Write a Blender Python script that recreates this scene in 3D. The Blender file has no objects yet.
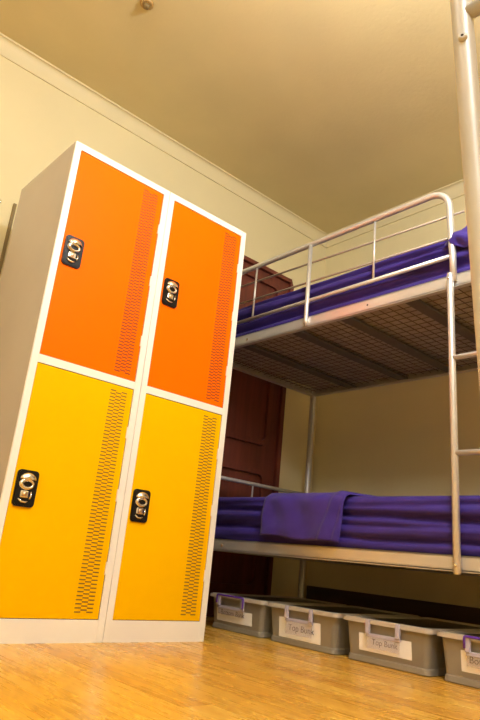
import bpy, bmesh, math, random
from mathutils import Vector, Matrix, noise
random.seed(4)
C = bpy.context.scene.collection
PI = math.pi

# ------------------------------------------------------------------ materials
def mat(name, col, rough=.5, metal=0, **kw):
    m = bpy.data.materials.new(name); m.use_nodes = True
    b = m.node_tree.nodes['Principled BSDF']
    b.inputs['Base Color'].default_value = (*col, 1)
    b.inputs['Roughness'].default_value = rough
    b.inputs['Metallic'].default_value = metal
    for k, v in kw.items():
        b.inputs[k.replace('_', ' ')].default_value = v
    return m

def vary(m, scale=(1, 1, 1), amt=.08, bump=0, nscale=6, detail=4, rough_amt=0, bscale=None):
    """procedural mottling of colour (and bump) around the base colour"""
    nt = m.node_tree; N = nt.nodes; L = nt.links; b = N['Principled BSDF']
    tc = N.new('ShaderNodeTexCoord'); mp = N.new('ShaderNodeMapping'); mp.inputs['Scale'].default_value = scale
    L.new(tc.outputs['Object'], mp.inputs['Vector'])
    n = N.new('ShaderNodeTexNoise'); n.inputs['Scale'].default_value = nscale; n.inputs['Detail'].default_value = detail
    L.new(mp.outputs[0], n.inputs['Vector'])
    c = b.inputs['Base Color'].default_value[:3]
    r = N.new('ShaderNodeValToRGB')
    r.color_ramp.elements[0].position = .3; r.color_ramp.elements[1].position = .7
    r.color_ramp.elements[0].color = (*[x * (1 - amt) for x in c], 1)
    r.color_ramp.elements[1].color = (*[min(1, x * (1 + amt)) for x in c], 1)
    L.new(n.outputs['Fac'], r.inputs['Fac']); L.new(r.outputs['Color'], b.inputs['Base Color'])
    if bump:
        n2 = N.new('ShaderNodeTexNoise'); n2.inputs['Scale'].default_value = bscale or nscale * 10
        n2.inputs['Detail'].default_value = 5
        L.new(tc.outputs['Object'], n2.inputs['Vector'])
        bp = N.new('ShaderNodeBump'); bp.inputs['Strength'].default_value = bump; bp.inputs['Distance'].default_value = .004
        L.new(n2.outputs['Fac'], bp.inputs['Height']); L.new(bp.outputs[0], b.inputs['Normal'])
    return m

M = {}
M['wall'] = vary(mat('wall_paint', (.74, .64, .37), .75), nscale=1.5, amt=.04, bump=.15, bscale=90)
M['ceiling'] = vary(mat('ceiling_paint', (.68, .57, .30), .8), nscale=2.2, amt=.05, bump=.3, bscale=60)
M['cornice'] = vary(mat('cornice_paint', (.74, .64, .38), .6), nscale=3, amt=.03)
M['skirt'] = vary(mat('dark_skirting_wood', (.06, .032, .02), .6), scale=(1, .1, 1), nscale=20, amt=.25)
M['mahogany'] = vary(mat('mahogany_wood', (.14, .028, .016), .5), scale=(1, 1, .08), nscale=30, amt=.25, bump=.1)
M['white'] = vary(mat('white_locker_enamel', (.88, .84, .78), .35), nscale=3, amt=.02)
M['lockshade'] = vary(mat('shaded_locker_steel', (.56, .50, .49), .2, .15), nscale=2, amt=.05)  # white locker sides, their shade put into the colour as grey
M['orange'] = vary(mat('orange_locker_enamel', (1.0, .155, .0), .45, 0, Specular_IOR_Level=.04), nscale=2, amt=.02)
M['yellow'] = vary(mat('yellow_locker_enamel', (.92, .49, .0), .42, 0, Specular_IOR_Level=.04), nscale=2, amt=.02)
M['orange_slot'] = mat('orange_slot_shade', (.22, .03, .001), .7)  # dark tone stands for the shade inside the slots
M['yellow_slot'] = mat('yellow_slot_shade', (.22, .11, .005), .7)  # same painted-in slot shade for the yellow doors
M['dark'] = mat('dark_gap', (.03, .02, .015), .8)
M['black'] = mat('black_plastic', (.010, .009, .009), .3, 0, Specular_IOR_Level=.25)
M['chrome'] = mat('chrome', (.82, .78, .72), .18, 1)
M['brass'] = mat('brass_key_barrel', (.75, .55, .35), .3, 1)
M['bed'] = vary(mat('silver_bed_enamel', (.62, .60, .57), .33, .55), nscale=8, amt=.04)
M['thin'] = mat('shaded_thin_rail', (.36, .29, .22), .5, .3)  # bed metal browned to paint in the rails' shaded underside
M['post'] = vary(mat('satin_ladder_enamel', (.64, .64, .64), .45, .25), nscale=8, amt=.04)
M['bedunder'] = vary(mat('grey_slat_steel', (.10, .09, .085), .6, .1), nscale=8, amt=.1)
M['wire'] = mat('bed_wire', (.14, .10, .07), .6, .2)
M['mattress'] = vary(mat('mattress_ticking', (.36, .33, .28), .9), nscale=12, amt=.15)
M['sheet'] = vary(mat('purple_sheet', (.027, .008, .19), .7, Sheen_Weight=.1), nscale=9, amt=.12, bump=.25, bscale=160)
M['blanket'] = vary(mat('purple_blanket', (.034, .010, .23), .8, Sheen_Weight=.15), nscale=12, amt=.14, bump=.4, bscale=220)
M['tub'] = vary(mat('frosted_plastic', (.42, .38, .30), .3, Transmission_Weight=.4), nscale=10, amt=.06)
M['rim'] = vary(mat('pale_plastic_rim', (.62, .56, .47), .35, Transmission_Weight=.15), nscale=10, amt=.05)
M['lid'] = mat('smoky_plastic_lid', (.02, .018, .015), .35)
M['purple_clip'] = mat('purple_plastic', (.12, .035, .42), .35)
M['lilac_clip'] = mat('clear_lilac_plastic', (.62, .58, .72), .25, Alpha=.75)
M['clear_flap'] = mat('clear_flap_plastic', (.55, .46, .42), .25, Alpha=.30)
M['lilac_flap'] = mat('lilac_flap_plastic', (.72, .68, .80), .25, Alpha=.22)
M['paper'] = vary(mat('white_paper', (.95, .93, .92), .7), nscale=15, amt=.02)
M['ink'] = mat('dark_ink', (.03, .02, .03), .7)
M['brown'] = mat('olive_brown_plastic', (.22, .15, .05), .6)
M['fitting'] = mat('tan_ceiling_plastic', (.42, .26, .08), .5)
M['rubber'] = mat('black_rubber', (.02, .02, .02), .8)

def emit(name, col, s):
    m = bpy.data.materials.new(name); m.use_nodes = True
    b = m.node_tree.nodes['Principled BSDF']
    b.inputs['Base Color'].default_value = (.9, .9, .85, 1)
    b.inputs['Emission Color'].default_value = (*col, 1); b.inputs['Emission Strength'].default_value = s
    return m
M['lamp'] = emit('lit_lamp_glass', (1, .86, .62), 3)

# floorboards running along Y
def floor_mat():
    m = bpy.data.materials.new('honey_floorboards'); m.use_nodes = True
    nt = m.node_tree; N = nt.nodes; L = nt.links; b = N['Principled BSDF']
    tc = N.new('ShaderNodeTexCoord'); sx = N.new('ShaderNodeSeparateXYZ'); L.new(tc.outputs['Object'], sx.inputs[0])
    def mth(op, a, bb=None):
        n = N.new('ShaderNodeMath'); n.operation = op
        for i, v in enumerate((a, bb)):
            if v is None: continue
            if isinstance(v, (int, float)): n.inputs[i].default_value = v
            else: L.new(v, n.inputs[i])
        return n.outputs[0]
    bw = mth('DIVIDE', sx.outputs['X'], .085)
    idx = mth('FLOOR', bw); fr = mth('FRACT', bw)
    off = mth('MULTIPLY', idx, .377)
    ln = mth('ADD', mth('DIVIDE', sx.outputs['Y'], 1.1), off); idy = mth('FLOOR', ln); fy = mth('FRACT', ln)
    cmb = N.new('ShaderNodeCombineXYZ'); L.new(idx, cmb.inputs[0]); L.new(idy, cmb.inputs[1])
    wn = N.new('ShaderNodeTexWhiteNoise'); wn.noise_dimensions = '2D'; L.new(cmb.outputs[0], wn.inputs['Vector'])
    # grain
    mp = N.new('ShaderNodeMapping'); mp.inputs['Scale'].default_value = (14, 1.3, 1)
    L.new(tc.outputs['Object'], mp.inputs['Vector'])
    ad = N.new('ShaderNodeVectorMath'); ad.operation = 'ADD'; L.new(mp.outputs[0], ad.inputs[0]); L.new(wn.outputs['Color'], ad.inputs[1])
    n1 = N.new('ShaderNodeTexNoise'); n1.inputs['Scale'].default_value = 3.0; n1.inputs['Detail'].default_value = 9; n1.inputs['Roughness'].default_value = .62
    n1.inputs['Distortion'].default_value = 1.2
    L.new(ad.outputs[0], n1.inputs['Vector'])
    mixv = mth('ADD', mth('MULTIPLY', n1.outputs['Fac'], .85), mth('MULTIPLY', wn.outputs['Value'], .22))
    r = N.new('ShaderNodeValToRGB'); e = r.color_ramp.elements
    e[0].position = .28; e[0].color = (.46, .20, .03, 1); e[1].position = .85; e[1].color = (.84, .52, .10, 1)
    k = e.new(.52); k.color = (.70, .36, .045, 1)
    L.new(mixv, r.inputs['Fac'])
    seam = mth('MAXIMUM', mth('LESS_THAN', fr, .018), mth('LESS_THAN', fy, .002))
    mx = N.new('ShaderNodeMix'); mx.data_type = 'RGBA'; L.new(mth('MULTIPLY', seam, .45), mx.inputs['Factor'])
    L.new(r.outputs['Color'], mx.inputs['A']); mx.inputs['B'].default_value = (.25, .09, .012, 1)
    L.new(mx.outputs['Result'], b.inputs['Base Color'])
    b.inputs['Specular IOR Level'].default_value = .35
    n2 = N.new('ShaderNodeTexNoise'); n2.inputs['Scale'].default_value = 3; n2.inputs['Detail'].default_value = 3
    L.new(ad.outputs[0], n2.inputs['Vector'])
    mr = N.new('ShaderNodeMapRange'); mr.inputs['To Min'].default_value = .22; mr.inputs['To Max'].default_value = .34
    L.new(n2.outputs['Fac'], mr.inputs['Value']); L.new(mr.outputs[0], b.inputs['Roughness'])
    bp = N.new('ShaderNodeBump'); bp.inputs['Strength'].default_value = .06; bp.inputs['Distance'].default_value = .01
    L.new(n2.outputs['Fac'], bp.inputs['Height']); L.new(bp.outputs[0], b.inputs['Normal'])
    return m
M['floor'] = floor_mat()

# ------------------------------------------------------------------ mesh helpers
def box(bm, x0, x1, y0, y1, z0, z1, mi=0, bev=0):
    vs = [bm.verts.new(p) for p in ((x0, y0, z0), (x1, y0, z0), (x1, y1, z0), (x0, y1, z0),
                                    (x0, y0, z1), (x1, y0, z1), (x1, y1, z1), (x0, y1, z1))]
    fs = []
    for f in ((3, 2, 1, 0), (4, 5, 6, 7), (0, 1, 5, 4), (1, 2, 6, 5), (2, 3, 7, 6), (3, 0, 4, 7)):
        fc = bm.faces.new([vs[i] for i in f]); fc.material_index = mi; fs.append(fc)
    if bev:
        es = list({e for f in fs for e in f.edges})
        r = bmesh.ops.bevel(bm, geom=es, offset=bev, segments=2, affect='EDGES', profile=.5)
        for f in r['faces']: f.material_index = mi
    return vs

def prism(bm, pts, axis, a0, a1, mi=0, smooth=False):
    """extrude a 2-D outline (counter-clockwise list) along axis 0/1/2 between a0 and a1"""
    def P(p, a):
        q = list(p); q.insert(axis, a); return q
    A = [bm.verts.new(P(p, a0)) for p in pts]; B = [bm.verts.new(P(p, a1)) for p in pts]
    n = len(pts)
    for vs in (A, B[::-1]):
        f = bm.faces.new(vs); f.material_index = mi
    for i in range(n):
        f = bm.faces.new((A[i], B[i], B[(i + 1) % n], A[(i + 1) % n])); f.material_index = mi; f.smooth = smooth
    return A + B

def rrect(x0, x1, z0, z1, r, n=5):
    pts = []
    for cx, cz, a in ((x1 - r, z1 - r, 0), (x0 + r, z1 - r, PI / 2), (x0 + r, z0 + r, PI), (x1 - r, z0 + r, 1.5 * PI)):
        for i in range(n + 1):
            t = a + i * PI / 2 / n; pts.append((cx + r * math.cos(t), cz + r * math.sin(t)))
    return pts

def tube(bm, pts, r, n=12, mi=0, cap=True, flat=1.0):
    pts = [Vector(p) for p in pts]; rings = []
    up = None
    for i, p in enumerate(pts):
        d = (pts[min(i + 1, len(pts) - 1)] - pts[max(i - 1, 0)]).normalized()
        if up is None:
            up = Vector((0, 0, 1)) if abs(d.z) < .9 else Vector((1, 0, 0))
        u = (up - d * up.dot(d)).normalized(); up = u; w = d.cross(u)
        rr = r[i] if isinstance(r, (list, tuple)) else r
        rings.append([bm.verts.new(p + (u * math.cos(t) * flat + w * math.sin(t)) * rr)
                      for t in [2 * PI * k / n for k in range(n)]])
    for a, b in zip(rings, rings[1:]):
        for k in range(n):
            f = bm.faces.new((a[k], a[(k + 1) % n], b[(k + 1) % n], b[k])); f.smooth = True; f.material_index = mi
    if cap:
        for q in (rings[0][::-1], rings[-1]):
            f = bm.faces.new(q); f.material_index = mi

def corner(p, a, b, r, n=7):
    """arc points rounding corner p between neighbours a and b"""
    p, a, b = Vector(p), Vector(a), Vector(b)
    da, db = (a - p).normalized(), (b - p).normalized()
    s, e = p + da * r, p + db * r
    out = []
    for i in range(n + 1):
        t = i / n * PI / 2
        out.append(p + da * r * (1 - math.sin(t)) + db * r * (1 - math.cos(t)))
    return out

def B(): return bmesh.new()

def obj(name, bm, mats, parent=None, loc=None):
    """link bm (world coordinates) as one object; origin at loc or at the parent's root"""
    me = bpy.data.meshes.new(name)
    off = Vector(loc) if loc is not None else Vector((0, 0, 0))
    if parent is not None:
        q = parent
        while q is not None:
            off = off + q.location if loc is None else off
            q = q.parent
    for v in bm.verts: v.co -= off
    bmesh.ops.recalc_face_normals(bm, faces=bm.faces)
    bm.to_mesh(me); bm.free()
    if not isinstance(mats, (list, tuple)): mats = [mats]
    for m in mats: me.materials.append(m)
    o = bpy.data.objects.new(name, me); C.objects.link(o)
    if parent is not None: o.parent = parent
    else: o.location = off
    return o

def thing(name, label, cat, loc, group=None):
    o = bpy.data.objects.new(name, None); C.objects.link(o); o.location = loc; o.empty_display_size = .1
    return tag(o, label, cat, group)

def tag(o, label, cat, group=None):
    o['label'] = label; o['category'] = cat
    if group: o['group'] = group
    return o

def struct(name, bm, m, parent=None):
    o = obj(name, bm, m, parent)
    if parent is None: o['kind'] = 'structure'
    return o

def copy_tree(o, parent=None):
    c = o.copy(); C.objects.link(c)
    if parent is not None: c.parent = parent
    for ch in o.children: copy_tree(ch, c)
    return c

# ------------------------------------------------------------------ the room
X0, X1, Y0, Y1, ZC = -2.9, 2.37, -5.6, .80, 2.709
T = .1
def slab(name, m, *a):
    b = B(); box(b, *a); return struct(name, b, m)
slab('floor', M['floor'], X0 - T, X1 + T, Y0 - T, Y1 + T, -T, 0)
slab('ceiling', M['ceiling'], X0 - T, X1 + T, Y0 - T, Y1 + T, ZC, ZC + T)
slab('wall_back', M['wall'], X0, X1, Y1, Y1 + T, 0, ZC)
slab('wall_front', M['wall'], X0, X1, Y0 - T, Y0, 0, ZC)
slab('wall_right', M['wall'], X1, X1 + T, Y0, Y1, 0, ZC)
slab('wall_left', M['wall'], X0 - T, X0, Y0, Y1, 0, ZC)
# coved cornices
def cove(sgn=1, d=.044, h=.088):
    # (offset from wall, z) outline
    p = [(0, ZC), (d, ZC), (d, ZC - .008)]
    for i in range(1, 8):
        t = i / 8 * PI / 2
        p.append((d - .006 - (d - .014) * math.sin(t), ZC - .008 - (h - .020) * (1 - math.cos(t))))
    p += [(.008, ZC - h + .012), (.008, ZC - h), (0, ZC - h)]
    return p
b = B(); prism(b, [(Y1 - a, z) for a, z in cove()], 0, X0, X1); struct('trim_1', b, M['cornice'])
b = B(); prism(b, [(X1 - a, z) for a, z in cove()], 1, Y0, Y1)
struct('trim_2', b, M['cornice'])
# skirting boards
b = B(); box(b, X1 - .018, X1, Y0, Y1 - .02, 0, .2, 0, .003); struct('baseboard_right', b, M['skirt'])
b = B(); box(b, X0, 1.0, Y1 - .018, Y1, 0, .14, 0, .003); struct('baseboard_back', b, M['cornice'])

# mahogany door in the back wall (leaf with recessed, round-cornered panels, frame round it)
door = bpy.data.objects.new('door_1', None); C.objects.link(door); door.location = (1.5, .755, 0); door['kind'] = 'structure'
DX0, DX1, DZ = 1.02, 2.0, 2.19
b = B()
box(b, DX0, DX0 + .05, .745, Y1, 0, DZ - .02, 0, .004); 
prism(b, [(DX1 - .03, 0), (DX1, 0), (DX1, DZ - .055), (DX1 - .025, DZ - .0), (DX1 - .03, DZ)], 1, .745, Y1)
box(b, DX0, DX1 - .03, .745, Y1, DZ - .03, DZ, 0, .003)
obj('door_frame', b, M['mahogany'], door)
b = B(); box(b, DX0 + .05, DX1 - .03, .768, .795, 0.005, DZ - .03, 0, .002); leaf = obj('door_leaf', b, M['mahogany'], door)
def ring(bm, o, i, y0, y1, mi=0):
    n = len(o)
    V = [[bm.verts.new((p[0], y, p[1])) for p in pp] for pp, y in ((o, y0), (i, y0), (i, y1), (o, y1))]
    for a in range(4):
        A, D = V[a], V[(a + 1) % 4]
        for k in range(n):
            bm.faces.new((A[k], D[k], D[(k + 1) % n], A[(k + 1) % n])).material_index = mi
for z0, z1 in ((.15, .85), (1.0, 2.10)):
    b = B(); ring(b, rrect(1.13, 1.885, z0, z1, .05), rrect(1.16, 1.855, z0 + .03, z1 - .03, .035), .748, .77)
    obj('panel_moulding', b, M['mahogany'], door)
b = B(); tube(b, [(1.12, .77, .95), (1.12, .735, .95)], .012); tube(b, [(1.12, .735, .95), (1.12, .73, .95), (1.12, .705, .95)], [.012, .026, .018])
obj('door_knob', b, M['brass'], door)

# small wall bits at the far left
b = B(); box(b, .062, .078, Y1 - .012, Y1, .14, 1.87, 0, .003)
tag(obj('wall_strip', b, M['brown'], loc=(.07, Y1, .14)), 'thin olive-brown strip running up the back wall behind the lockers', 'cable cover')  # narrow brown strip up the wall
h = thing('wall_hook', 'small silver hook on the cream wall at the left edge', 'hook', (-.012, Y1, 1.84))
b = B(); prism(b, rrect(-.022, .002, 1.82, 1.86, .008), 1, Y1 - .004, Y1); obj('hook_plate', b, M['chrome'], h)
b = B(); tube(b, [(-.01, Y1 - .002, 1.845), (-.01, Y1 - .03, 1.842), (-.01, Y1 - .04, 1.832), (-.01, Y1 - .04, 1.82)], .006, 8); obj('hook_peg', b, M['chrome'], h)

# round fitting on the ceiling
d = thing('smoke_detector', 'small round tan fitting on the ceiling near the top edge', 'ceiling fitting', (.212, .056, ZC))
b = B(); tube(b, [(.212, .056, ZC), (.212, .056, ZC - .008), (.212, .056, ZC - .014)], [.032, .032, .026], 20); obj('mounting_ring', b, M['fitting'], d)
b = B(); tube(b, [(.212, .056, ZC - .013), (.212, .056, ZC - .026), (.212, .056, ZC - .030)], [.016, .014, .009], 16); obj('sensor_cap', b, M['brown'], d)

# ceiling lamps above the view, and an added fill lamp behind it
def lamp(x, y, zl, power, r, label, col):
    t = thing('pendant_lamp', label, 'lamp', (x, y, ZC))
    b = B(); tube(b, [(x, y, ZC), (x, y, ZC - .02), (x, y, ZC - .03)], [.05, .05, .02], 24); obj('ceiling_rose', b, M['white'], t)
    b = B(); tube(b, [(x, y, ZC - .02), (x, y, zl + r * .9)], .004, 8); obj('cord', b, M['white'], t)
    b = B(); bmesh.ops.create_uvsphere(b, u_segments=24, v_segments=14, radius=r, matrix=Matrix.Translation((x, y, zl)))
    for f in b.faces: f.smooth = True
    obj('glass_globe', b, emit('lit_globe_glass', col, power / (39.5 * r * r)), t)
LC = (.93, .965, 1.0)
lamp(.35, -1.55, 2.25, 56, .12, 'white globe pendant lamp in front of the lockers', LC)
lamp(-1.0, -1.3, 2.45, 13, .12, 'white globe pendant lamp near the left wall', LC)
lamp(-1.1, -3.1, 2.45, 56, .14, 'white globe lamp added as unseen fill light at the rear of the room', LC)  # added out of view as soft fill light

# ------------------------------------------------------------------ lockers
LW, LH, LD = .452, 1.8, .52
def make_locker():
    root = thing('locker', '', 'locker', (0, 0, 0))
    b = B()  # steel carcass behind the frame
    box(b, 0.0005, LW - .0005, .008, LD, .01, LH - .001, 0)
    b.verts.ensure_lookup_table()
    obj('carcass', b, M['lockshade'], root)
    fr, mb, mt = .0275, .9012, .9305
    b = B()
    box(b, .0009, fr, 0, .03, 0, LH, 0, .0015); box(b, LW - fr, LW - .0009, 0, .03, 0, LH, 0, .0015)
    box(b, fr, LW - fr, .0006, .03, LH - fr, LH, 0); box(b, fr, LW - fr, .0006, .03, mb, mt, 0)
    box(b, fr, LW - fr, .0006, .03, 0, .0722, 0)
    box(b, 0.001, LW - .001, .03, .05, 0, .02, 0)
    obj('front_frame', b, M['white'], root)
    for z0, z1, cm, sm, lk in ((mt, LH - fr, 'orange', 'orange_slot', 1.287), (.0722, mb, 'yellow', 'yellow_slot', .413)):
        b = B(); g = .002
        box(b, fr + g, LW - fr - g, .0035, .02, z0 + g, z1 - g, 0, .0015)
        # dark rebate round the door
        box(b, fr, LW - fr, .0055, .0075, z0, z1, 2)
        # pressed ventilation slots, three staggered columns; dark bars paint in the shade inside
        za, zb = z0 + .022, z1 - .020
        n = int((zb - za) / .0130)
        for k in range(n + 1):
            for c, (xa, xb) in enumerate(((.326, .350), (.3495, .3735), (.373, .397))):
                z = za + k * .0130 + (.0065 if c == 1 else 0)
                if c == 1 and k == n: continue
                box(b, xa, xb, .0029, .004, z, z + .0044, 1)
        dr = obj('door', b, [M[cm], M[sm], M['dark']], root)
        dr['label'] = cm + (' upper door' if cm == 'orange' else ' lower door')
        for zc in (z0 + .17, (z0 + z1) / 2 + .01, z1 - .17):
            b = B(); box(b, LW - fr - .005, LW - fr + .003, -.0012, .006, zc - .022, zc + .022, 0, .0015); obj('hinge', b, M['white'], dr)
        # lock: black plate, chrome cap, hasp loop, key barrel, lower lip
        x0, x1, zl, zh = .037, .111, lk, lk + .119
        xc = (x0 + x1) / 2
        b = B(); prism(b, rrect(x0, x1, zl, zh, .013), 1, -.0035, .0045); prism(b, rrect(x0 + .004, x1 - .004, zl + .004, zh - .004, .011), 1, -.006, -.003)
        obj('lock_plate', b, M['black'], dr)
        def dome(cx, cz, rx, rz, y0, h, t0=0, t1=2 * PI, nn=20, rings=5):
            """low rounded boss on the plate, bulging towards -y"""
            bb = B(); R = []
            full = abs(t1 - t0 - 2 * PI) < 1e-6
            for q in range(rings + 1):
                a_ = q / rings * PI / 2
                R.append([bb.verts.new((cx + rx * math.cos(a_) * math.cos(t), y0 - h * math.sin(a_), cz + rz * math.cos(a_) * math.sin(t)))
                          for t in [t0 + (t1 - t0) * i / nn for i in range(nn if full else nn + 1)]] if q < rings else [bb.verts.new((cx, y0 - h, cz))])
            for q in range(rings):
                P, Q = R[q], R[q + 1]; m_ = len(P)
                for i in range(m_ if full else m_ - 1):
                    j = (i + 1) % m_
                    f = bb.faces.new((P[i], P[j], Q[j], Q[i]) if len(Q) > 1 else (P[i], P[j], Q[0])); f.smooth = True
            if not full:
                bb.faces.new([R[q][0] for q in range(rings)] + [R[-1][0]] + [R[q][-1] for q in range(rings - 1, -1, -1)])
            bb.faces.new(R[0][::-1])
            return bb
        obj('lock_cap', dome(xc, zl + .088, .029, .023, -.0058, .014, 0, PI), M['chrome'], dr)
        b = B()   # hasp: bright oval loop round the dark keyway
        tube(b, [(xc - .002 + .0205 * math.cos(t), -.0095, zl + .073 + .0135 * math.sin(t)) for t in [2 * PI * i / 28 for i in range(29)]], [.0062 - .0018 * math.cos(2 * PI * i / 28) for i in range(29)], 10, 0, False)
        obj('hasp', b, M['chrome'], dr)
        b = B(); box(b, xc - .020, xc + .010, -.013, -.0058, zl + .028, zl + .052, 0, .004)
        obj('lock_body', b, M['chrome'], dr)
        obj('key_barrel', dome(xc - .005, zl + .040, .008, .008, -.0125, .004), M['brass'], dr)
        b = B(); tube(b, [(xc + .016, -.009, zl + .050), (xc + .018, -.011, zl + .036), (xc + .014, -.011, zl + .026)], .003, 8)
        obj('lock_lever', b, M['chrome'], dr)
        b = B(); tube(b, [(xc - .022, -.007, zl + .024), (xc - .012, -.010, zl + .016), (xc + .002, -.010, zl + .015), (xc + .010, -.008, zl + .018)], .0032, 8)
        obj('lock_lip', b, M['chrome'], dr)
    return root
l1 = make_locker()
l1['label'] = 'white two-door locker, orange over yellow, with its white side showing, greyed for shade'
l1['group'] = 'two-tone lockers'
l2 = copy_tree(l1); l2.location = (LW, 0, 0)
l2['label'] = 'white two-door locker, orange over yellow, right of its twin and nearer the bunk bed'

# ------------------------------------------------------------------ bunk bed
XB, XF = 1.20, 2.17          # near and far side planes
YL, YR = .66, -1.33          # far (left) and near (right) ends
bed = thing('bunk_bed', 'silver metal tube bunk bed with guard rail and ladder beside the lockers', 'bunk bed', (XB, -.3, 0))
R2 = .0135
for x, y, zt in ((XB + .03, YL + .0, 1.818), (XF, YL, 1.62), (XF, YR, 1.62), (XB + .03, YR, 1.818)):
    b = B(); tube(b, [(x, y, 0.0), (x, y, .012), (x, y, zt - .006), (x, y, zt)], [.021, .019, .019, .015], 16)
    obj('bed_post', b, M['bed'], bed)
# side beams: inward-facing angle section
def beam(x, z0, z1, s, m, name='side_beam'):
    b = B()
    box(b, min(x, x + s * .004), max(x, x + s * .004), YR, YL, z0, z1, 0, .0012)
    box(b, min(x, x + s * .030), max(x, x + s * .030), YR, YL, z0 + .004, z0 + .008, 0)
    box(b, min(x, x + s * .010), max(x, x + s * .010), YR, YL, z1 - .004, z1, 0)
    return obj(name, b, m, bed)
for z0, z1 in ((1.380, 1.433), (.347, .399)):
    beam(XB, z0, z1, 1, M['bed']); beam(XF, z0, z1, -1, M['bed'])
    for y in (YL, YR):
        b = B(); s = -1 if y > 0 else 1
        box(b, XB + .03, XF, min(y, y + s * .005), max(y, y + s * .005), z0, z1, 0, .0012)
        box(b, XB + .03, XF, min(y, y + s * .03), max(y, y + s * .03), z0 + .002, z0 + .006)
        obj('end_beam', b, M['bed'], bed)
    for y in (.32, -.045, -.35, -.69, -1.03):
        b = B(); box(b, XB + .006, XF - .006, y - .028, y + .028, z0 + .009, z0 + .024, 0, .003); obj('cross_slat', b, M['bedunder'], bed)
    b = B()
    zw = z0 + .030
    k = XB + .03
    while k < XF - .02:
        box(b, k - .0012, k + .0012, YR + .01, YL - .01, zw - .0012, zw + .0012); k += .047
    k = YR + .03
    while k < YL - .02:
        box(b, XB + .006, XF - .006, k - .0012, k + .0012, zw + .0013, zw + .0037); k += .047
    obj('wire_mesh', b, M['wire'], bed)
# screws on the beams
def screw(bm, x, y, z, r=.006, d=.003):
    tube(bm, [(x, y, z), (x - d, y, z), (x - d - .001, y, z)], [r, r, r * .6], 12)
for y, z, q in ((.295, .373, .008), (.26, 1.404, .007), (-.140, 1.405, .006)):
    b = B(); screw(b, XB, y, z, q, .003); obj('screw', b, M['chrome'], bed)
b = B(); tube(b, [(XB - .0008, -.503, 1.407), (XB + .001, -.503, 1.407)], .0045, 12); obj('beam_hole', b, M['rubber'], bed)
# guard rail of the upper bunk
g = .888
path = [(XB - .004, .60, 1.44)]
path += corner((XB - .004, .60, 1.815), (XB - .004, .60, 1.4), (XB - .004, 0, 1.815), .06)
path += corner((XB - .004, -.895, 1.815), (XB - .004, 0, 1.815), (XB - .004, -.895, 1.4), .085)
path += [(XB - .004, -.902, 1.56), (XB - .004, -.906, 1.52), (XB - .004, -.908, 1.40)]
b = B(); tube(b, path, R2, 14); gr = obj('guard_rail', b, M['bed'], bed)
def sub(name, pts, r, m, n=10):
    b = B(); tube(b, pts, r, n); return obj(name, b, m, gr)
sub('rail', [(XB, .60, 1.738), (XB, -.955, 1.693)], .0048, M['thin'])
sub('rail', [(XB, .60, 1.634), (XB, -.90, 1.596)], .0048, M['thin'])
sub('rail', [(XB, .60, 1.516), (XB, -.905, 1.515)], .0095, M['bed'])
for y in (.232, -.532):
    sub('upright', [(XB - .004, y, 1.816), (XB - .004, y, 1.518)], .0052, M['bed'])
sub('upright', [(XB - .008, -.154, 1.814), (XB - .008, -.154, 1.41), (XB - .004, -.154, 1.385)], [.0105, .0105, .009], M['bed'], 12)
# far-side guard rail, low
b = B(); tube(b, [(XF, YL, .74), (XF, YL, .74), (XB + .03, YL, .74)], .011); er = obj('end_rail', b, M['bed'], bed)
for x in (1.42, 1.70, 1.96):
    b = B(); tube(b, [(x, YL, .735), (x, YL, .40)], .005, 8); obj('end_upright', b, M['bed'], bed)
b = B(); tube(b, [(XF, YL, 1.60), (XB + .03, YL, 1.60)], .011); obj('end_rail', b, M['bed'], bed)
b = B(); tube(b, [(XF, YR, .74), (XB + .03, YR, .74)], .011); obj('end_rail', b, M['bed'], bed)
b = B(); tube(b, [(XF, YR, 1.60), (XB + .03, YR, 1.60)], .011); obj('end_rail', b, M['bed'], bed)
# ladder
xl = XB - .0165
lad = None
for y0, y1 in ((-.901, -.917), (-1.235, -1.235)):
    b = B(); tube(b, [(xl, y0, 1.436), (xl, y0, 1.432), (xl, y0, 1.424), (xl, y1, .345), (xl, y1, .338)], [.006, .011, .0128, .0128, .009], 12)
    o = obj('ladder_rail', b, M['bed'], bed)
    for yy, zz, q in ((y1, .368, .006), (y0, 1.408, .004)):
        b = B(); screw(b, xl - .0118, yy, zz, q, .003); obj('screw', b, M['chrome'], o)
for z in (1.089, .739):
    b = B(); tube(b, [(xl, -.905, z), (xl, -1.235, z)], .0105, 12); obj('ladder_rung', b, M['bed'], bed)

# ------------------------------------------------------------------ mattresses and sheets
def mattress(z0, z1, zb, label):
    t = thing('mattress', label, 'mattress', (1.7, -.3, z0))
    b = B(); box(b, XB + .045, XF - .03, YR + .035, YL - .035, z0, z1, 0, .02)
    obj('mattress_core', b, M['mattress'], t)
    return t
mat_up = mattress(1.4155, 1.59, 1.43, 'mattress of the upper bunk in a purple fitted sheet, one corner over the rail')
mat_low = mattress(.383, .57, .4, 'mattress of the lower bunk in a purple fitted sheet')

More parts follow.
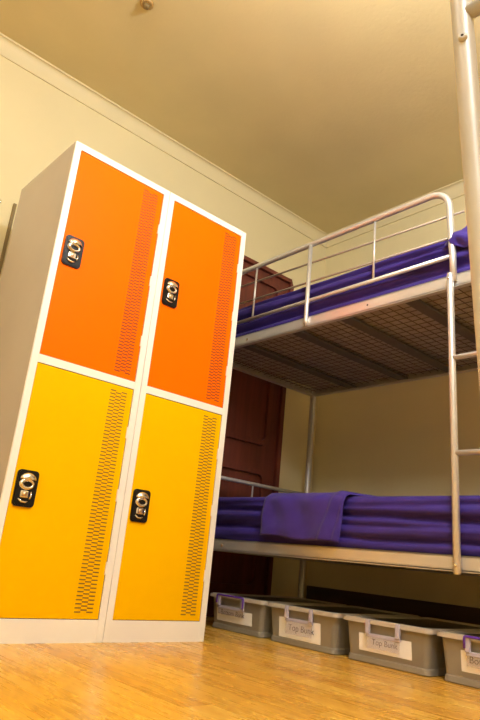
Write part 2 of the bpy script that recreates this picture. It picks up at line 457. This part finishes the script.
def sheet(name, zb, zt, x0, x1, y0, y1, creases, amp, seed, sag=0.0, nx=14, nz=26, ny=180, flap=None):
    """sheet pulled over a mattress: rows run up the near side, across the top and down the far side"""
    b = B(); rows = []
    prof = []
    for i in range(nz + 1):
        prof.append(('f', i / nz))
    for i in range(1, nx + 1): prof.append(('t', i / nx))
    for i in range(1, 5): prof.append(('b', i / 4))
    for j in range(ny + 1):
        y = y0 + (y1 - y0) * j / ny; row = []
        e = min(j, ny - j) / ny * (abs(y1 - y0)) ; er = max(0, 1 - e / .05)
        for kind, u in prof:
            if kind == 'f':
                z = zb + (zt - zb) * u
                r = max(0, (u - .80) / .20)
                x = x0 + .030 * (1 - math.sqrt(max(0, 1 - r * r)))
                zz = z
                d = 0
                for zc, w, a, ph, fq, tilt in creases:
                    c = zc + tilt * (y - (y0 + y1) / 2) + .008 * math.sin(fq * y + ph) + .008 * noise.noise((y * 2.2, ph, seed))
                    k = .6 + .6 * noise.noise((y * 1.6 + ph, seed, 1.3)) + .4
                    d += 1.7 * a * k * math.exp(-((u * (zt - zb) - c) / w) ** 2)
                d += amp * (noise.noise((y * 2.2, u * 6, seed)) + .6 * noise.noise((y * 9, u * 13, seed)) * .5)
                if u < .12: d += .010 * (1 - u / .12)
                d = min(d, .027)
                x = x + d + er * .005
            elif kind == 't':
                x = x0 + .030 + (x1 - x0 - .03) * u
                zz = zt + .006 * noise.noise((x * 4, y * 4, seed)) + sag * math.sin(PI * u) - er * .02
            else:
                x = x1; zz = zt - (zt - zb) * u
            row.append(b.verts.new((x, y, zz)))
        rows.append(row)
    for p, q in zip(rows, rows[1:]):
        for i in range(len(p) - 1):
            f = b.faces.new((p[i], q[i], q[i + 1], p[i + 1])); f.smooth = True
    for row, s_ in ((rows[0], -1), (rows[-1], 1)):      # hem turned in over each end of the mattress
        yy = row[0].co.y - s_ * .004
        low = [b.verts.new((v.co.x, yy, zb)) for v in row]
        for k in range(len(row) - 1): b.faces.new((row[k], row[k + 1], low[k + 1], low[k]))
    return b
# creases: (height above bottom, width, depth, phase, frequency, tilt per metre of length)
b = sheet('sheet', .402, .602, XB + .012, XF - .02, .625, -1.295,
          [(.050, .010, .016, .4, 3.1, .006), (.085, .007, .007, 2.0, 4.0, -.02), (.128, .011, .026, 1.1, 2.2, .012), (.168, .008, .008, .3, 3.0, -.015)], .012, 3.1)
obj('fitted_sheet', b, M['sheet'], mat_low)
b = sheet('sheet', 1.4335, 1.622, XB + .016, XF - .02, .625, -1.295,
          [(.042, .012, .020, .9, 2.1, -.01), (.078, .008, .010, 2.4, 3.3, .015), (.118, .012, .022, .2, 2.6, -.02), (.156, .009, .016, 1.5, 1.8, .015)], .012, 7.7)
# corner of the sheet pulled out over the end of the guard rail
def flapgrid(b):
    n, m_ = 12, 10
    V = []
    for i in range(n + 1):
        u = i / n; row = []
        for j in range(m_ + 1):
            v = j / m_
            y = -.855 - u * .20
            ztop = 1.596 + .030 * min(1, u / .6); zbot = 1.580 - .048 * min(1, u / .5)
            z = ztop * v + zbot * (1 - v)
            bulge = min(1, u / .25)
            x = XB + .012 - .040 * bulge * (1 - .55 * abs(2 * v - .9)) + .007 * math.sin(u * 16 + v * 7) * bulge + .03 * v * (1 - bulge)
            row.append(b.verts.new((x, y, z)))
        # back over the mattress
        row.append(b.verts.new((XB + .06, -.855 - u * .20, ztop - .01)))
        V.append(row)
    for p, q in zip(V, V[1:]):
        for i in range(len(p) - 1):
            f = b.faces.new((p[i], q[i], q[i + 1], p[i + 1])); f.smooth = True
flapgrid(b)
obj('fitted_sheet', b, M['sheet'], mat_up)

# folded blanket hanging over the near edge of the lower bunk
def blanket():
    b = B(); pts = []
    nu, nv = 46, 40
    outer, inner = [], []
    for i in range(nu + 1):
        u = i / nu
        ro, ri = [], []
        for j in range(nv + 1):
            v = j / nv                                   # 0 hem .. .45 edge .. 1 deep on the bed
            y = .022 - u * .44
            hem = .428 - .014 * u + .004 * math.sin(u * 9)
            if v < .5:
                w = v / .5
                z = hem + (.606 - hem) * w; r = max(0, (w - .82) / .18)
                x = XB - .012 + .03 * (1 - math.sqrt(max(0, 1 - r * r)))
                x -= .010 * (1 - w) + .005 * noise.noise((u * 5, w * 3, 2)) + .004 * math.sin(u * 17 + w * 4)
                y -= .02 * w * u
                # diagonal fold near the right side
                s = (u - (.80 + .10 * w)) / .025; x -= .009 * math.exp(-s * s); 
                s = (u - (.90 + .07 * w)) / .02; x += .010 * math.exp(-s * s)
                nrm = Vector((-1, 0, 0))
            else:
                w = (v - .5) / .5
                x = XB + .018 + .42 * w; z = .607 + .004 * noise.noise((x * 9, u * 5, 5)) + .006 * math.exp(-((u - .9) / .05) ** 2)
                y -= .02 * u + .16 * w * u + .05 * w * (1 - u) * -1
                nrm = Vector((0, 0, 1))
            e = min(1, min(u, 1 - u) / .04); e = math.sqrt(e)
            ro.append(b.verts.new(Vector((x, y, z)) + nrm * .008 * e)); ri.append(b.verts.new(Vector((x, y, z)) - nrm * .001))
        outer.append(ro); inner.append(ri)
    for G in (outer, inner):
        for p, q in zip(G, G[1:]):
            for k in range(nv):
                f = b.faces.new((p[k], q[k], q[k + 1], p[k + 1])); f.smooth = True
    for k in range(nv):
        b.faces.new((outer[0][k], inner[0][k], inner[0][k + 1], outer[0][k + 1])).smooth = True
        b.faces.new((outer[-1][k], inner[-1][k], inner[-1][k + 1], outer[-1][k + 1])).smooth = True
    for k in range(nu):
        for j in (0, nv):
            b.faces.new((outer[k][j], inner[k][j], inner[k + 1][j], outer[k + 1][j])).smooth = True
    return b
tag(obj('blanket', blanket(), M['blanket'], loc=(XB, -.2, .43)), 'folded purple blanket hanging over the edge of the lower bunk', 'blanket')

# ------------------------------------------------------------------ storage tubs
def text_mesh(txt, size):
    cu = bpy.data.curves.new('t', 'FONT'); cu.body = txt; cu.size = size; cu.align_x = 'CENTER'; cu.align_y = 'CENTER'; cu.extrude = .0003
    o = bpy.data.objects.new('t', cu); C.objects.link(o)
    dg = bpy.context.evaluated_depsgraph_get()
    me = bpy.data.meshes.new_from_object(o.evaluated_get(dg)); bpy.data.objects.remove(o)
    me.name = 'label_text'; me.materials.clear(); me.materials.append(M['ink']); return me

XT = 1.275
def make_tub(y1, y0, txt, lab, purple, label, zt=.150):
    """y1 = left end, y0 = right end (nearer the camera); label box lab=(yl,yr,z0,z1)"""
    y0, y1 = y0 + .018, y1 + .018
    yc = (y0 + y1) / 2
    t = thing('storage_tub', label, 'storage tub', (XT + .25, yc, 0), 'lidded storage tubs under the bunk bed')
    XE = XT + .58
    ym0, ym1 = y0 + .017, y1 - .015
    def loop(inset, z, r=.022, n=5):
        return [(p[0], p[1], z) for p in rrect(XT + inset, XE - inset, ym0 + inset, ym1 - inset, r, n)]
    b = B()
    levels = [(.006, 0.0), (.002, .004), (.004, .020), (.007, .024), (-.003, zt - .012)]
    rings = [[b.verts.new(p) for p in loop(i, z)] for i, z in levels]
    inner = [[b.verts.new(p) for p in loop(i + .003, z)] for i, z in ((-.003, zt - .012), (.009, .026), (.012, .006))]
    allr = rings + inner
    for p, q in zip(allr, allr[1:]):
        for k in range(len(p)):
            f = b.faces.new((p[k], p[(k + 1) % len(p)], q[(k + 1) % len(p)], q[k]))
    b.faces.new(rings[0]); b.faces.new(inner[-1])
    obj('tub_body', b, M['tub'], t)
    b = B()
    def L2(inset, r=.026): return [(p[0], p[1]) for p in rrect(XT + inset, XE - inset, ym0 + inset, ym1 - inset, r)]
    def zring(o, i, z0, z1):
        n = len(o)
        V = [[b.verts.new((*p, z)) for p in pp] for pp, z in ((o, z0), (i, z0), (i, z1), (o, z1))]
        for a in range(4):
            for k in range(n):
                b.faces.new((V[a][k], V[(a + 1) % 4][k], V[(a + 1) % 4][(k + 1) % n], V[a][(k + 1) % n]))
    zring(L2(-.016), L2(.014, .03), zt - .013, zt)
    zring(L2(-.009), L2(.010, .03), zt, zt + .003)
    lid = obj('lid', b, M['rim'], t)
    b = B(); p = L2(.0135, .03)
    prism(b, p, 2, zt - .010, zt - .004); obj('lid_panel', b, M['lid'], lid)
    # paper label
    yl, yr, z0, z1 = lab
    def XO(z): return XT + .006 - .010 * (z - .024) / (zt - .036)   # outer wall x at height z
    b = B()
    q = [(XO(z0) - .0008, yl, z0), (XO(z0) - .0008, yr, z0), (XO(z1) - .0008, yr, z1), (XO(z1) - .0008, yl, z1)]
    fv = [b.verts.new(a) for a in q]; bv = [b.verts.new((a[0] + .0006, a[1], a[2])) for a in q]
    b.faces.new(fv); b.faces.new(bv[::-1])
    for k in range(4): b.faces.new((fv[k], bv[k], bv[(k + 1) % 4], fv[(k + 1) % 4]))
    pl = obj('paper_label', b, M['paper'], t)
    return t, pl, XO

def put_text(pl, root, txt, size, y, z, XO):
    me = text_mesh(txt, size)
    o = bpy.data.objects.new('label_text', me); C.objects.link(o); o.parent = pl
    # text x axis -> -Y, text y axis -> +Z, normal -> -X
    R = Matrix(((0, 0, -1), (-1, 0, 0), (0, 1, 0))).to_4x4()
    o.matrix_local = Matrix.Translation(Vector((XO(z) - .0016, y, z)) - root.location) @ R

def clip(root, yl, yr, z0, zt, purple):
    t = root
    x = XT - .018
    # clear flap hanging over the label
    b = B(); a = zt - .045
    V = box(b, XT - .014, XT - .0115, yr + .004, yl - .004, z0, a, 0)
    fl = M['clear_flap'] if purple else M['lilac_flap']
    o = obj('clip', b, fl, t)
    b = B()
    for y in (yl, yr):
        s = -1 if y == yl else 1
        box(b, XT - .0225, XT - .0105, min(y, y + s * .018), max(y, y + s * .018), a - .002, zt + .002, 0, .003)
    box(b, XT - .0165, XT - .0105, yr, yl, a - .012, a + .001, 0, .002)
    obj('clip_arms', b, M['lilac_clip'], o)
    if purple:
        b = B()
        P = [(XT - .024, yl, a + .01), (XT - .024, yl, zt + .001), (XT - .024, yr, zt + .001), (XT - .024, yr, a)]
        tube(b, [P[0], *corner(P[1], P[0], P[2], .006, 4), *corner(P[2], P[1], P[3], .006, 4), P[3]], .0042, 8)
        obj('clip_trim', b, M['purple_clip'], o)['label'] = 'purple trim of the clip'

tubs = [
    (.412, .030, 'Bottom Bunk', (.372, .131, .038, .092), True, 'clear tub with a purple clip, half hidden by the lockers', (.353, .172, .068), .030, .262, .076),
    (.017, -.380, 'Top Bunk', (-.040, -.270, .026, .104), False, 'clear tub with a lilac clip labelled Top Bunk, second tub from the lockers', (-.087, -.240, .045), .036, -.165, .068),
    (-.402, -.790, 'Top Bunk', (-.461, -.688, .041, .101), False, 'clear tub with a lilac clip and wide white label, third tub from the lockers', (-.503, -.651, .055), .028, -.575, .076),
    (-.805, -1.195, 'Bottom Bunk', (-.875, -1.10, .042, .106), True, 'clear tub with a purple clip cut off by the right edge of the photo', (-.900, -1.08, .062), .030, -.985, .080),
]
for y1, y0, txt, lab, purple, label, (cl, cr, cz), ts, ty, tz in tubs:
    t, pl, XO = make_tub(y1, y0, txt, lab, purple, label)
    put_text(pl, t, txt, ts, ty, tz, XO)
    clip(t, cl, cr, cz, .150, purple)

# ------------------------------------------------------------------ ladder of another bunk, close to the camera
P0, P1 = Vector((-.167, -1.65, 1.9)), Vector((.030, -1.65, 0.0))
def at(z): return P1 + (P0 - P1) * (z / 1.9)
lad = thing('bunk_ladder', 'slanting silver tube ladder close up at the right edge of the photo', 'ladder', (0.0195, -1.8, 0))
for dy in (0, -.34):
    b = B(); tube(b, [at(z) + Vector((0, dy, 0)) for z in (0.02, .3, .7, 1.1, 1.5, 1.88, 1.9)], [.0158] * 6 + [.012], 20); o = obj('ladder_rail', b, M['post'], lad)
    b = B(); tube(b, [at(z) + Vector((0, dy, 0)) for z in (0.0, .035)], .019, 16); obj('rubber_foot', b, M['rubber'], o)
for z in (1.137, .80, .45, 1.50):
    b = B(); p = at(z); tube(b, [p, p + Vector((0, -.34, 0))], .0115, 12); obj('ladder_rung', b, M['post'], lad)
for z in (1.086,):
    p = at(z); n = Vector((-.94, -.34, 0)).normalized()
    b = B(); tube(b, [p + n * .012, p + n * .019, p + n * .021], [.0068, .0068, .004], 14); tube(b, [p + n * .0209, p + n * .0213], .0022, 8, 1)
    obj('bolt', b, [M['post'], M['rubber']], lad)

# ------------------------------------------------------------------ light, world, camera
w = bpy.data.worlds.new('world'); bpy.context.scene.world = w; w.use_nodes = True
w.node_tree.nodes['Background'].inputs[0].default_value = (.5, .4, .3, 1)
w.node_tree.nodes['Background'].inputs[1].default_value = .0

cam = bpy.data.cameras.new('camera'); co = bpy.data.objects.new('camera', cam); C.objects.link(co)
Rr = ((0.73749177, -0.66850503, 0.09595262), (0.27385017, 0.16613934, -0.94731399), (0.61734267, 0.72491292, 0.30559661))
r, dn, f = Vector(Rr[0]), Vector(Rr[1]), Vector(Rr[2])
mw = Matrix((r, -dn, -f)).transposed().to_4x4(); mw.translation = Vector((-.77585454, -2.01823086, .32019689))
co.matrix_world = mw
cam.sensor_fit = 'VERTICAL'; cam.sensor_height = 24; cam.lens = 615.97 / 720 * 24; cam.clip_start = .02
sc = bpy.context.scene; sc.camera = co
sc.view_settings.view_transform = 'Standard'; sc.view_settings.look = 'None'; sc.view_settings.gamma = 1
sc.view_settings.use_curve_mapping = False; sc.view_settings.exposure = .74
